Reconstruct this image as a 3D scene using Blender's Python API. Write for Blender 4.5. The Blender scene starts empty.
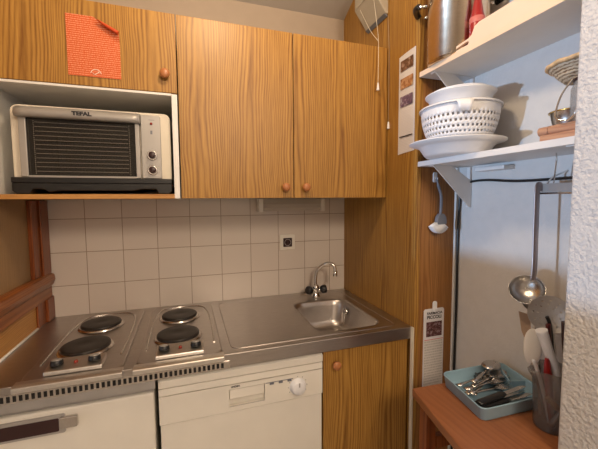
import bpy, bmesh, math, random
from mathutils import Vector, Matrix
random.seed(7)
sc = bpy.context.scene
COL = sc.collection
PI = math.pi

# ------------------------------------------------------------ camera
CX, CY, CZ, YAW, PIT, ROL, FPX = -.8508, -1.7282, 1.4162, -.3222, -.0740, -.0066, 333.0
fw = Vector((math.sin(-YAW)*math.cos(PIT), math.cos(YAW)*math.cos(PIT), math.sin(PIT)))
rt = Vector((math.cos(YAW), math.sin(YAW), 0)); up = rt.cross(fw)
r2 = rt*math.cos(ROL)+up*math.sin(ROL); u2 = -rt*math.sin(ROL)+up*math.cos(ROL)
cd = bpy.data.cameras.new('camera'); cam = bpy.data.objects.new('camera', cd); COL.objects.link(cam)
cd.sensor_width = 36; cd.lens = FPX/598*36; cd.clip_start = .02
m3 = Matrix((r2, u2, -fw)).transposed().to_4x4(); m3.translation = Vector((CX, CY, CZ)); cam.matrix_world = m3
sc.camera = cam

# ------------------------------------------------------------ light and exposure
w = bpy.data.worlds.new('world'); sc.world = w; w.use_nodes = True
w.node_tree.nodes['Background'].inputs[0].default_value = (.62, .78, 1, 1)
w.node_tree.nodes['Background'].inputs[1].default_value = 1.0
sc.view_settings.view_transform = 'Standard'; sc.view_settings.look = 'None'
sc.view_settings.gamma = 1; sc.view_settings.exposure = 0.30
def light(name, typ, loc, energy, color, **k):
    l = bpy.data.lights.new(name, typ); l.energy = energy; l.color = color
    for a, b in k.items(): setattr(l, a, b)
    o = bpy.data.objects.new(name, l); COL.objects.link(o); o.location = loc
    return o
def aim(o, d): o.rotation_euler = Vector(d).to_track_quat('-Z', 'Y').to_euler()
lamp = light('ceiling_lamp_light', 'POINT', (-.70, -1.02, 2.34), 18, (1, .76, .50), shadow_soft_size=.07)
room = light('room_fill_light', 'POINT', (-.45, -2.9, 2.30), 66, (1, .80, .60), shadow_soft_size=.22)  # added fill light behind the camera, lifts the whole room
sun = light('daylight', 'SUN', (-4, -1, 1), 1.35, (.46, .68, 1), angle=math.radians(1.2))
aim(sun, (1, .03, .12))

# ------------------------------------------------------------ materials
def new_mat(name):
    m = bpy.data.materials.new(name); m.use_nodes = True
    nt = m.node_tree; return m, nt, nt.nodes['Principled BSDF']
def setp(b, color=None, rough=None, metal=None, **k):
    if color is not None: b.inputs['Base Color'].default_value = (*color, 1)
    if rough is not None: b.inputs['Roughness'].default_value = rough
    if metal is not None: b.inputs['Metallic'].default_value = metal
    for a, v in k.items(): b.inputs[a.replace('_', ' ')].default_value = v
def N(nt, t, **k):
    n = nt.nodes.new(t)
    for a, v in k.items(): setattr(n, a, v)
    return n
def coords(nt, scale=(1, 1, 1), loc=(0, 0, 0), rot=(0, 0, 0)):
    tc = N(nt, 'ShaderNodeTexCoord'); mp = N(nt, 'ShaderNodeMapping')
    mp.inputs['Scale'].default_value = scale; mp.inputs['Location'].default_value = loc; mp.inputs['Rotation'].default_value = rot
    nt.links.new(tc.outputs['Object'], mp.inputs['Vector']); return mp.outputs['Vector']
def noise(nt, vec, scale, detail=3, rough=.5, dist=0):
    n = N(nt, 'ShaderNodeTexNoise'); n.inputs['Scale'].default_value = scale; n.inputs['Detail'].default_value = detail
    n.inputs['Roughness'].default_value = rough; n.inputs['Distortion'].default_value = dist
    nt.links.new(vec, n.inputs['Vector']); return n.outputs['Fac']
def ramp(nt, fac, stops):
    r = N(nt, 'ShaderNodeValToRGB'); e = r.color_ramp.elements
    while len(e) < len(stops): e.new(.5)
    for i, (p, c) in enumerate(stops): e[i].position = p; e[i].color = (*c, 1)
    nt.links.new(fac, r.inputs['Fac']); return r.outputs['Color']
def mix(nt, a, b, fac, mode='MIX'):
    m = N(nt, 'ShaderNodeMix', data_type='RGBA', blend_type=mode)
    for s, v in ((0, fac), (6, a), (7, b)):
        if isinstance(v, (int, float)): m.inputs[s].default_value = v
        elif isinstance(v, tuple): m.inputs[s].default_value = (*v, 1)
        else: nt.links.new(v, m.inputs[s])
    return m.outputs[2]
def math_(nt, op, a, b=0.):
    m = N(nt, 'ShaderNodeMath', operation=op)
    for s, v in ((0, a), (1, b)):
        if isinstance(v, (int, float)): m.inputs[s].default_value = v
        else: nt.links.new(v, m.inputs[s])
    return m.outputs[0]
def bump(nt, b, h, strength=.3, dist=.002):
    n = N(nt, 'ShaderNodeBump'); n.inputs['Strength'].default_value = strength; n.inputs['Distance'].default_value = dist
    nt.links.new(h, n.inputs['Height']); nt.links.new(n.outputs[0], b.inputs['Normal'])
def plain(name, color, rough=.5, metal=0, var=.06, nscale=12, **k):
    m, nt, b = new_mat(name); setp(b, color, rough, metal, **k)
    f = noise(nt, coords(nt), nscale, 3)
    c = ramp(nt, f, [(.3, tuple(x*(1-var) for x in color)), (.7, tuple(min(1, x*(1+var)) for x in color))])
    nt.links.new(c, b.inputs['Base Color']); return m
def wood(name, light_, dark, axis='z', rough=.4, period=.19, streak=75, strength=.38, spec=.4, off=0.):
    """veneer with straight fine grain and a row of cathedral figures; axis = grain direction"""
    m, nt, b = new_mat(name); setp(b, rough=rough); b.inputs['Specular IOR Level'].default_value = spec
    tc = N(nt, 'ShaderNodeTexCoord'); sp = N(nt, 'ShaderNodeSeparateXYZ'); nt.links.new(tc.outputs['Object'], sp.inputs[0])
    X, Y, Z = sp.outputs
    if axis == 'z': u, v = math_(nt, 'ADD', X, Y), Z
    elif axis == 'x': u, v = math_(nt, 'ADD', Y, Z), X
    else: u, v = math_(nt, 'ADD', X, Z), Y
    u = math_(nt, 'ADD', u, off)
    cb = N(nt, 'ShaderNodeCombineXYZ'); nt.links.new(u, cb.inputs[0]); nt.links.new(math_(nt, 'MULTIPLY', v, .045), cb.inputs[1])
    # slow wander of the figure centres
    cb2 = N(nt, 'ShaderNodeCombineXYZ'); nt.links.new(math_(nt, 'MULTIPLY', u, 1.2), cb2.inputs[0]); nt.links.new(math_(nt, 'MULTIPLY', v, 1.0), cb2.inputs[1])
    wv = noise(nt, cb2.outputs[0], 2.2, 2)
    # repeating strip coordinate
    uu = math_(nt, 'ADD', u, math_(nt, 'MULTIPLY', wv, .05))
    fr = math_(nt, 'PINGPONG', uu, period/2)            # 0 at strip edge .. period/2
    inv = math_(nt, 'MULTIPLY', fr, 2/period)
    # cathedral: rings = f(dist^2, v)
    ring = math_(nt, 'ADD', math_(nt, 'MULTIPLY', math_(nt, 'POWER', inv, 1.6), 9.0), math_(nt, 'MULTIPLY', v, 1.4))
    n3 = noise(nt, cb.outputs[0], 30, 4)
    ring = math_(nt, 'ADD', ring, math_(nt, 'MULTIPLY', n3, 1.8))
    rg = math_(nt, 'FRACT', ring)
    rg = math_(nt, 'PINGPONG', math_(nt, 'MULTIPLY', rg, 2), 1)
    st = noise(nt, cb.outputs[0], streak, 5, .65)
    st2 = noise(nt, cb.outputs[0], streak*5, 3, .6)
    f = math_(nt, 'ADD', math_(nt, 'MULTIPLY', math_(nt, 'POWER', rg, 1.6), strength), math_(nt, 'ADD', math_(nt, 'MULTIPLY', st, .75), math_(nt, 'MULTIPLY', st2, .25)))
    c = ramp(nt, f, [(.30, light_), (.58, tuple((a*.6+b_*.4) for a, b_ in zip(light_, dark))), (.95, dark)])
    nt.links.new(c, b.inputs['Base Color']); bump(nt, b, st, .08, .001)
    return m
M = {}
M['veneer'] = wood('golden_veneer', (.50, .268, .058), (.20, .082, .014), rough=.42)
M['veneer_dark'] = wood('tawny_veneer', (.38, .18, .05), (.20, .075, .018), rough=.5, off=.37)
M['veneer_pale'] = wood('pale_veneer', (.36, .22, .10), (.22, .125, .05), rough=.5, off=.6, strength=.15, streak=160)
M['ply'] = wood('shelf_edge_wood', (.58, .30, .09), (.38, .17, .05), axis='x')
M['pine'] = wood('stained_pine', (.36, .125, .028), (.17, .045, .01), axis='y', rough=.3)
M['pinev'] = wood('stained_pine_upright', (.30, .085, .02), (.14, .03, .008), axis='z', rough=.3)
M['pine_light'] = wood('yellow_pine', (.58, .31, .09), (.36, .15, .035), axis='y', rough=.4)
M['table'] = wood('reddish_table_wood', (.34, .135, .055), (.21, .07, .028), axis='y', rough=.33, period=.5, streak=60, strength=.2)
M['knobwood'] = plain('turned_wood', (.42, .16, .055), .35)
M['boardwood'] = wood('board_wood', (.62, .36, .22), (.42, .2, .12), axis='y')
M['spoonwood'] = plain('handle_wood', (.42, .21, .09), .5)
M['white'] = plain('white_enamel', (.78, .74, .66), .35, var=.02)
M['white_lam'] = plain('white_laminate', (.74, .73, .70), .45, var=.03)
M['shelf'] = plain('shelf_white', (.78, .76, .74), .4, var=.03)
M['shelf_edge'] = plain('shelf_edging', (.80, .60, .42), .45, var=.03)
M['plastic_w'] = plain('white_plastic', (.80, .80, .82), .35, var=.02)
M['cream'] = plain('cream_plastic', (.72, .66, .55), .4, var=.03)
M['beige'] = plain('beige_plastic', (.40, .35, .28), .5, var=.05)
M['black'] = plain('black_plastic', (.012, .012, .013), .35)
M['dark'] = plain('dark_void', (.01, .009, .008), .8)
M['grey'] = plain('grey_plastic', (.16, .17, .2), .45)
M['greylight'] = plain('silver_grey_paint', (.40, .38, .36), .38, .35)
M['brownblack'] = plain('dark_brown_plastic', (.035, .012, .012), .35)
M['maroon'] = plain('maroon_handle', (.10, .012, .012), .35)
M['red'] = plain('red_plastic', (.30, .012, .012), .35)
M['pink'] = plain('faded_red_band', (.5, .13, .11), .5)
M['blue'] = plain('pale_blue_plastic', (.27, .42, .52), .4, var=.03)
M['iron'] = plain('cast_iron_plate', (.022, .018, .016), .42, .3, var=.3, nscale=40)
M['chrome'] = plain('chrome', (.75, .74, .72), .12, 1, var=.04)
M['redlight'] = plain('red_indicator', (.25, .02, .01), .25)
M['paintwall'] = None
def steel(name, color, r0, r1, sc_=(1, 1, 1)):
    m, nt, b = new_mat(name); setp(b, color, .3, 1)
    v = coords(nt, sc_); f = noise(nt, v, 9, 4, .6)
    rr = N(nt, 'ShaderNodeMapRange'); rr.inputs[3].default_value = r0; rr.inputs[4].default_value = r1; nt.links.new(f, rr.inputs[0]); nt.links.new(rr.outputs[0], b.inputs['Roughness'])
    g = noise(nt, coords(nt, (sc_[0]*3, sc_[1]*3, sc_[2]*3)), 14, 5, .7)
    nt.links.new(ramp(nt, g, [(.3, tuple(x*.86 for x in color)), (.7, color)]), b.inputs['Base Color'])
    return m
M['satin'] = steel('satin_steel', (.80, .77, .73), .32, .45)
M['steel'] = steel('worktop_steel', (.55, .51, .48), .24, .42, (.6, 3, 3))
M['steel_b'] = steel('polished_steel', (.66, .63, .60), .14, .26)
M['potsteel'] = steel('pot_steel', (.72, .60, .47), .14, .27, (1, 1, 5))
M['cutlery'] = steel('cutlery_steel', (.62, .60, .58), .2, .34)
def stucco(name, color, scale, strength, dist, rough=.85, var=.04):
    m, nt, b = new_mat(name); setp(b, color, rough)
    v = coords(nt); h = noise(nt, v, scale, 4, .55); h2 = noise(nt, v, scale*.3, 2)
    nt.links.new(ramp(nt, h2, [(.3, tuple(x*(1-var) for x in color)), (.7, color)]), b.inputs['Base Color'])
    bump(nt, b, h, strength, dist); return m
M['wall'] = stucco('painted_plaster', (.66, .63, .60), 85, .5, .003)
M['stub'] = stucco('rough_plaster', (.66, .64, .63), 95, 1.0, .010)
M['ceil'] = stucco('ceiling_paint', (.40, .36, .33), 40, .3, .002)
M['backpaint'] = stucco('beige_wall_paint', (.43, .35, .28), 50, .2, .002)
M['floor'] = stucco('pale_stone_floor', (.46, .42, .37), 6, .05, .001, rough=.45, var=.12)
def tiles():
    m, nt, b = new_mat('square_wall_tiles'); setp(b, rough=.22)
    tc = N(nt, 'ShaderNodeTexCoord'); sp = N(nt, 'ShaderNodeSeparateXYZ'); nt.links.new(tc.outputs['Object'], sp.inputs[0])
    cb = N(nt, 'ShaderNodeCombineXYZ'); nt.links.new(math_(nt, 'ADD', sp.outputs[0], 3.092), cb.inputs[0]); nt.links.new(math_(nt, 'ADD', sp.outputs[2], -.8874+.15), cb.inputs[1])
    br = N(nt, 'ShaderNodeTexBrick', offset=0.0, squash=1.0); nt.links.new(cb.outputs[0], br.inputs['Vector'])
    for k, v in (('Scale', 1), ('Mortar Size', .0016), ('Mortar Smooth', .1), ('Brick Width', .15), ('Row Height', .15), ('Bias', -.3)): br.inputs[k].default_value = v
    br.inputs['Color1'].default_value = (.70, .63, .56, 1); br.inputs['Color2'].default_value = (.66, .58, .51, 1); br.inputs['Mortar'].default_value = (.36, .28, .21, 1)
    f = noise(nt, coords(nt), 9, 3); nt.links.new(mix(nt, br.outputs['Color'], (.90, .88, .84), math_(nt, 'MULTIPLY', f, .12), 'MULTIPLY'), b.inputs['Base Color'])
    bump(nt, b, math_(nt, 'SUBTRACT', 1, br.outputs['Fac']), .5, .0015); return m
M['tiles'] = tiles()
def glassy(name, color, alpha, rough=.08):
    m, nt, b = new_mat(name); out = nt.nodes['Material Output']
    setp(b, color, rough); tr = N(nt, 'ShaderNodeBsdfTransparent'); tr.inputs[0].default_value = (*[min(1, c*.4+.6) for c in color], 1)
    mx = N(nt, 'ShaderNodeMixShader'); mx.inputs[0].default_value = alpha
    f = noise(nt, coords(nt), 8, 2); nt.links.new(ramp(nt, f, [(.3, tuple(c*.95 for c in color)), (.7, color)]), b.inputs['Base Color'])
    nt.links.new(tr.outputs[0], mx.inputs[1]); nt.links.new(b.outputs[0], mx.inputs[2]); nt.links.new(mx.outputs[0], out.inputs[0]); return m
M['ovenglass'] = glassy('oven_door_glass', (.05, .045, .04), .34, .04)
M['jug'] = glassy('smoky_clear_plastic', (.42, .38, .36), .22, .15)
M['clear'] = glassy('clear_glass', (.6, .6, .6), .3, .05)
M['diffuser'] = glassy('lamp_cover', (.62, .56, .48), .8, .3)
def wicker():
    m, nt, b = new_mat('wicker_weave'); setp(b, rough=.7)
    ch = N(nt, 'ShaderNodeTexWave', wave_type='BANDS', bands_direction='Z'); ch.inputs['Scale'].default_value = 48; ch.inputs['Distortion'].default_value = 3; ch.inputs['Detail Scale'].default_value = 3
    nt.links.new(coords(nt), ch.inputs[0]); n = noise(nt, coords(nt, (1, 1, .5)), 110, 2)
    f = math_(nt, 'ADD', math_(nt, 'MULTIPLY', ch.outputs['Fac'], .5), math_(nt, 'MULTIPLY', n, .6))
    nt.links.new(ramp(nt, f, [(.25, (.20, .12, .06)), (.5, (.55, .42, .28)), (.8, (.70, .58, .42))]), b.inputs['Base Color']); bump(nt, b, f, .7, .003); return m
M['wicker'] = wicker()
def printed(name, base, ink, rows, width_scale, amt=.5):
    """paper with rows of tiny print"""
    m, nt, b = new_mat(name); setp(b, base, .7)
    tc = N(nt, 'ShaderNodeTexCoord'); sp = N(nt, 'ShaderNodeSeparateXYZ'); nt.links.new(tc.outputs['Object'], sp.inputs[0])
    u = math_(nt, 'ADD', sp.outputs[0], sp.outputs[1])
    row = math_(nt, 'FRACT', math_(nt, 'MULTIPLY', sp.outputs[2], rows)); on = math_(nt, 'GREATER_THAN', row, .5)
    cb = N(nt, 'ShaderNodeCombineXYZ'); nt.links.new(math_(nt, 'MULTIPLY', u, width_scale), cb.inputs[0]); nt.links.new(math_(nt, 'FLOOR', math_(nt, 'MULTIPLY', sp.outputs[2], rows)), cb.inputs[1])
    f = noise(nt, cb.outputs[0], 1.0, 2); k = math_(nt, 'MULTIPLY', math_(nt, 'MULTIPLY', on, math_(nt, 'GREATER_THAN', f, .47)), amt)
    nt.links.new(mix(nt, base, ink, k), b.inputs['Base Color']); return m
M['orange'] = plain('orange_paper', (.56, .062, .008), .6, var=.03)
M['orange_print'] = printed('orange_print', (.58, .085, .008), (.9, .6, .4), 150, 380, .34)
M['paper'] = plain('white_paper', (.72, .70, .72), .7, var=.03)
M['paper_print'] = printed('paper_print', (.72, .70, .72), (.25, .27, .34), 160, 500, .12)
M['calprint'] = printed('calendar_print', (.70, .66, .62), (.2, .18, .18), 90, 300, .4)
M['ink'] = plain('black_ink', (.03, .03, .035), .6)
M['whiteink'] = plain('white_ink', (.85, .72, .62), .6)
M['redink'] = plain('red_ink', (.6, .08, .08), .6)
def photo(name, cols, scale=60):
    m, nt, b = new_mat(name); setp(b, rough=.4)
    f = noise(nt, coords(nt), scale, 3, .7)
    nt.links.new(ramp(nt, f, [(.3+.4*i/(len(cols)-1), c) for i, c in enumerate(cols)]), b.inputs['Base Color']); return m
M['ph1'] = photo('photo_brown', [(.02, .02, .02), (.18, .08, .04), (.5, .4, .35)])
M['ph2'] = photo('photo_orange', [(.10, .04, .02), (.45, .2, .08), (.6, .45, .3)])
M['ph3'] = photo('photo_blue', [(.03, .04, .10), (.2, .12, .2), (.5, .5, .6)])
M['ph4'] = photo('photo_calendar', [(.012, .01, .012), (.10, .02, .02), (.4, .34, .36)], 110)

# ------------------------------------------------------------ mesh helpers
def box(bm, x0, x1, y0, y1, z0, z1, mi=0):
    vs = [bm.verts.new((x, y, z)) for x in (x0, x1) for y in (y0, y1) for z in (z0, z1)]
    for q in ((0, 1, 3, 2), (4, 6, 7, 5), (0, 4, 5, 1), (2, 3, 7, 6), (0, 2, 6, 4), (1, 5, 7, 3)):
        f = bm.faces.new([vs[i] for i in q]); f.material_index = mi
def rrect(x0, x1, y0, y1, r, n=6):
    pts = []
    for cx, cy, a0 in ((x1-r, y1-r, 0), (x0+r, y1-r, 90), (x0+r, y0+r, 180), (x1-r, y0+r, 270)):
        for i in range(n+1):
            a = math.radians(a0+90*i/n); pts.append((cx+r*math.cos(a), cy+r*math.sin(a)))
    return pts
def prism(bm, pts, axis, a, b, mi=0, smooth=False):
    """extrude a 2D outline along an axis: x -> (y,z), y -> (x,z), z -> (x,y)"""
    def P(p, t): return {'x': (t, p[0], p[1]), 'y': (p[0], t, p[1]), 'z': (p[0], p[1], t)}[axis]
    A = [bm.verts.new(P(p, a)) for p in pts]; B = [bm.verts.new(P(p, b)) for p in pts]; n = len(pts)
    fs = [bm.faces.new(A), bm.faces.new(B[::-1])]
    for i in range(n):
        f = bm.faces.new((A[i], B[i], B[(i+1) % n], A[(i+1) % n])); f.smooth = smooth; fs.append(f)
    for f in fs: f.material_index = mi
def loft(bm, loops, closed=True, cap0=True, cap1=True, mi=0, smooth=True):
    R = [[bm.verts.new(p) for p in l] for l in loops]; n = len(R[0])
    for i in range(len(R)-1):
        for j in range(n if closed else n-1):
            f = bm.faces.new((R[i][j], R[i][(j+1) % n], R[i+1][(j+1) % n], R[i+1][j])); f.smooth = smooth; f.material_index = mi
    if cap0: bm.faces.new(R[0][::-1]).material_index = mi
    if cap1: bm.faces.new(R[-1]).material_index = mi
def lathe(bm, prof, c=(0, 0, 0), axis='z', seg=40, mi=0, cap=True, mod=None):
    loops = []
    for r, h in prof:
        l = []
        for i in range(seg):
            a = 2*PI*i/seg; rr = max(r, 1e-4)*(mod(a, h) if mod else 1); u, v = rr*math.cos(a), rr*math.sin(a)
            l.append({'z': (c[0]+u, c[1]+v, c[2]+h), 'y': (c[0]+u, c[1]+h, c[2]+v), 'x': (c[0]+h, c[1]+u, c[2]+v)}[axis])
        loops.append(l)
    loft(bm, loops, cap0=cap, cap1=cap, mi=mi)
def spline(pts, n=8):
    pts = [Vector(p) for p in pts]; out = []
    for i in range(len(pts)-1):
        p0 = pts[max(i-1, 0)]; p1 = pts[i]; p2 = pts[i+1]; p3 = pts[min(i+2, len(pts)-1)]
        for k in range(n):
            t = k/n; out.append(.5*((2*p1)+(p2-p0)*t+(2*p0-5*p1+4*p2-p3)*t*t+(-p0+3*p1-3*p2+p3)*t**3))
    out.append(pts[-1]); return out
def tube(bm, pts, r, seg=10, mi=0, flat=None, closed=False):
    """sweep; r a number or a list; flat=(a,b) elliptical half sizes in x' and y' multiples"""
    pts = [Vector(p) for p in pts]; n = len(pts); loops = []; prev = None
    for i, p in enumerate(pts):
        t = (pts[(i+1) % n]-pts[i-1]) if closed else (pts[min(i+1, n-1)]-pts[max(i-1, 0)])
        t.normalize()
        if prev is None:
            a = Vector((0, 0, 1)) if abs(t.z) < .9 else Vector((0, 1, 0)); s = t.cross(a).normalized()
        else: s = (prev-t*prev.dot(t)).normalized()
        prev = s; q = s.cross(t); rr = r[i] if isinstance(r, (list, tuple)) else r
        fa, fb = flat if flat else (1, 1)
        loops.append([p+s*(rr*fa*math.cos(2*PI*k/seg))+q*(rr*fb*math.sin(2*PI*k/seg)) for k in range(seg)])
    if closed: loops.append(loops[0]); loft(bm, loops, cap0=False, cap1=False, mi=mi); bmesh.ops.remove_doubles(bm, verts=bm.verts, dist=1e-6)
    else: loft(bm, loops, mi=mi)
def sheet(bm, f, nu, nv, mi=0, smooth=True):
    G = [[bm.verts.new(f(i/nu, j/nv)) for j in range(nv+1)] for i in range(nu+1)]
    for i in range(nu):
        for j in range(nv):
            q = bm.faces.new((G[i][j], G[i+1][j], G[i+1][j+1], G[i][j+1])); q.smooth = smooth; q.material_index = mi
def obj(name, bm, mats, parent=None, bevel=0, seg=2, fix=True, solid=0, sub=0, off=None, thing_=None):
    """bm in world coordinates; stored relative to the parent's location"""
    if fix: bmesh.ops.recalc_face_normals(bm, faces=bm.faces)
    base = Vector((0, 0, 0)); q = parent
    while q is not None: base += Vector(q.location); q = q.parent
    o_ = Vector(off) if off else (base if parent is not None else Vector((0, 0, 0)))
    bmesh.ops.translate(bm, verts=bm.verts, vec=-o_)
    me = bpy.data.meshes.new(name); bm.to_mesh(me); bm.free()
    for m in (mats if isinstance(mats, (list, tuple)) else [mats]): me.materials.append(m)
    o = bpy.data.objects.new(name, me); COL.objects.link(o)
    if parent is not None: o.parent = parent; o.location = o_-base
    else: o.location = o_
    if solid: md = o.modifiers.new('solid', 'SOLIDIFY'); md.thickness = solid; md.offset = 0
    if bevel:
        md = o.modifiers.new('bevel', 'BEVEL'); md.width = bevel; md.segments = seg; md.limit_method = 'ANGLE'; md.angle_limit = math.radians(50)
        md.harden_normals = False
    if sub: md = o.modifiers.new('sub', 'SUBSURF'); md.levels = sub; md.render_levels = sub
    return o
def tag(o, label=None, cat=None, group=None, kind=None):
    if label: o['label'] = label
    if cat: o['category'] = cat
    if group: o['group'] = group
    if kind: o['kind'] = kind
    return o
def thing(name, label, cat, loc=(0, 0, 0), group=None):
    o = bpy.data.objects.new(name, None); COL.objects.link(o); o.location = loc; o.empty_display_size = .05
    return tag(o, label, cat, group)
def struct(name, bm, mats, **k):
    o = obj(name, bm, mats, **k); o['kind'] = 'structure'; return o
def B(): return bmesh.new()
def bx(*a, **k):
    bm = B(); box(bm, *a, **k); return bm
def copy_tree(o, parent=None):
    c = o.copy(); COL.objects.link(c)
    if parent is not None: c.parent = parent
    for ch in list(o.children): copy_tree(ch, c)
    return c
def text(bm, s, size, origin, xdir, ydir, depth=.0006, mi=0, bold=0.0, squeeze=1):
    """letters as real thin geometry merged into bm; origin = lower left corner"""
    cu = bpy.data.curves.new('letters', 'FONT'); cu.body = s; cu.size = size; cu.extrude = depth/2; cu.offset = bold
    o = bpy.data.objects.new('letters', cu); COL.objects.link(o)
    dg = bpy.context.evaluated_depsgraph_get(); me = bpy.data.meshes.new_from_object(o.evaluated_get(dg))
    xd = Vector(xdir).normalized()*squeeze; yd = Vector(ydir).normalized(); zd = xd.cross(yd).normalized()
    mt = Matrix((xd, yd, zd)).transposed().to_4x4(); mt.translation = Vector(origin); me.transform(mt)
    n0 = len(bm.faces); bm.from_mesh(me); bm.faces.ensure_lookup_table()
    for f in bm.faces[n0:]: f.material_index = mi
    bpy.data.objects.remove(o); bpy.data.curves.remove(cu); bpy.data.meshes.remove(me)

# ------------------------------------------------------------ the room
XL, XF, YB = -1.452, -3.4, -4.2      # kitchen left wall, room's far left wall, wall behind the camera
XR, XS = .2, -.02                    # niche wall on the right, left face of the plaster pier
CW = -.622                           # worktop front
CL = lambda y: 2.41-.45*max(y, -1.2)
struct('floor', bx(XF-.1, 1.0, YB-.1, .1, -.1, 0), M['floor'])
struct('wall_back', bx(XF-.1, 1.0, .012, .12, 0, 3.1), M['backpaint'])
struct('wall_backsplash', bx(XL-.02, 0, 0, .013, .86, 1.46), M['tiles'])
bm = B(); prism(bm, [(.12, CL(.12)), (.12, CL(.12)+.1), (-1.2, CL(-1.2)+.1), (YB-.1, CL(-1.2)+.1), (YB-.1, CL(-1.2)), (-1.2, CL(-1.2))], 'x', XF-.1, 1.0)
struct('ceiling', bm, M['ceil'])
struct('wall_right', bx(XR, XR+.1, -1.3, -.5, 0, 3.1), M['wall'])
bm = B(); box(bm, XS, .6, YB, -1.2, 0, 3.1); struct('wall_pier', bm, M['stub'], bevel=.006, seg=3)
struct('wall_rear', bx(XF-.1, 1.0, YB-.1, YB, 0, 3.1), M['wall'])
struct('wall_left', bx(XL-.06, XL, -.66, .012, 0, 2.95), M['veneer_pale'])
struct('wall_left_side', bx(XF-.1, XL-.06, -.66, -.60, 0, 3.1), M['wall'])
# far left wall with the window the daylight comes through
Z0, Z1, Y0w, Y1w = .73, 2.2, -2.3, -.68
bm = B()
box(bm, XF-.1, XF, YB, Y0w, 0, 3.1); box(bm, XF-.1, XF, Y1w, -.6, 0, 3.1)
box(bm, XF-.1, XF, Y0w, Y1w, 0, Z0); box(bm, XF-.1, XF, Y0w, Y1w, Z1, 3.1)
struct('wall_left_far', bm, M['wall'])
bm = B()
box(bm, XF-.08, XF-.02, Y0w, Y0w+.05, Z0, Z1); box(bm, XF-.08, XF-.02, Y1w-.02, Y1w, Z0, Z1)
box(bm, XF-.08, XF-.02, Y0w+.05, Y1w-.02, Z0, Z0+.03); box(bm, XF-.08, XF-.02, Y0w+.05, Y1w-.02, Z1-.05, Z1)
struct('window_1', bm, M['white_lam'])

# tall wood-faced end panel and the boxed-in block to its right
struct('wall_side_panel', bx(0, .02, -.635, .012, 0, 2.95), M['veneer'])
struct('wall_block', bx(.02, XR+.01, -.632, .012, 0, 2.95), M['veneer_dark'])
struct('trim_1', bx(XR-.012, XR-.002, -.642, -.632, 0, 2.9), M['white_lam'])          # white corner strip
struct('trim_2', bx(-.007, -.001, -.637, -.622, 0, .9), M['cream'])                    # pale seal beside the sink cupboard

# left wall joinery: window-sill like rail, board below it, post in the corner
bm = B(); box(bm, XL, XL+.012, -.66, -.02, 1.10, 1.104)
prism(bm, [(XL, 1.10), (XL+.018, 1.105), (XL+.034, 1.098), (XL+.037, 1.075), (XL+.03, 1.055), (XL+.022, 1.045), (XL+.022, 1.00), (XL, 1.00)], 'y', -.66, -.006)
struct('trim_3', bm, M['pine'], bevel=.002)
struct('trim_4', bx(XL, XL+.010, -.66, -.006, .902, 1.0), M['pine_light'])
bm = B(); box(bm, XL, XL+.016, -.15, -.004, 1.104, 1.42); box(bm, XL+.016, XL+.024, -.085, -.004, 1.104, 1.42)
struct('trim_5', bm, M['pinev'], bevel=.003)
bm = B(); box(bm, XL+.010, XL+.028, -.075, -.004, .902, 1.0); box(bm, XL+.010, XL+.018, -.15, -.075, .902, 1.0)
struct('trim_6', bm, M['pinev'], bevel=.002)
bm = B(); tube(bm, [(XL+.013, -.60, .9035), (XL+.013, -.01, .9035)], .0045, 6); struct('trim_7', bm, M['white_lam'])   # sealant bead

# ------------------------------------------------------------ worktop with sink
SX0, SX1, SY0, SY1 = -.378, -.093, -.560, -.170
wt = thing('steel_worktop', 'long stainless steel worktop with a pressed-in sink at its right end', 'worktop', (-.7, -.3, .9))
bm = B()
outer = [(XL+.002, CW), (-.003, CW), (-.003, -.002), (XL+.002, -.002)]; inner = rrect(SX0, SX1, SY0, SY1, .055, 6)
vo = [bm.verts.new((x, y, .9)) for x, y in outer]; vi = [bm.verts.new((x, y, .9)) for x, y in inner]
es = [bm.edges.new((vo[i], vo[(i+1) % 4])) for i in range(4)]+[bm.edges.new((vi[i], vi[(i+1) % len(vi)])) for i in range(len(vi))]
bmesh.ops.triangle_fill(bm, edges=es, use_beauty=True)
vb = [bm.verts.new((x, y, .893)) for x, y in outer]
for i in range(4): bm.faces.new((vo[i], vo[(i+1) % 4], vb[(i+1) % 4], vb[i]))
obj('top', bm, M['steel'], wt)
bm = B(); loops = []
for k, (ins, z) in enumerate([(-.004, .9005), (.0, .8995), (.006, .893), (.011, .87), (.018, .80), (.03, .772), (.055, .765)]):
    loops.append([(x, y, z) for x, y in rrect(SX0+ins, SX1-ins, SY0+ins, SY1-ins, .058 if ins < .03 else .045, 8)])
loft(bm, loops, cap0=False, cap1=True); obj('sink_bowl', bm, M['steel'], wt, fix=True)
bm = B(); lathe(bm, [(.0, .770), (.028, .770), (.034, .7675), (.036, .766)], (-.225, -.35, 0), seg=24); obj('drain', bm, M['steel_b'], wt)
bm = B(); lathe(bm, [(.0, -.012), (.012, -.012), (.016, -.006), (.017, .0)], (SX1-.016, -.25, .855), axis='x', seg=20)
tube(bm, spline([(SX1-.03, -.25, .85), (SX1-.034, -.262, .835), (SX1-.036, -.268, .81), (SX1-.04, -.262, .79)]), .0022, 6); obj('overflow', bm, M['chrome'], wt)
bm = B(); box(bm, XL+.002, -.003, CW-.003, CW+.001, .853, .9005); obj('front_edge', bm, M['steel'], wt, bevel=.0015)
bm = B(); tube(bm, [(x, y, .9) for x, y in rrect(-.72, -.05, -.59, -.045, .03, 5)], .0018, 6, closed=True); obj('pressed_border', bm, M['steel'], wt)
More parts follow.
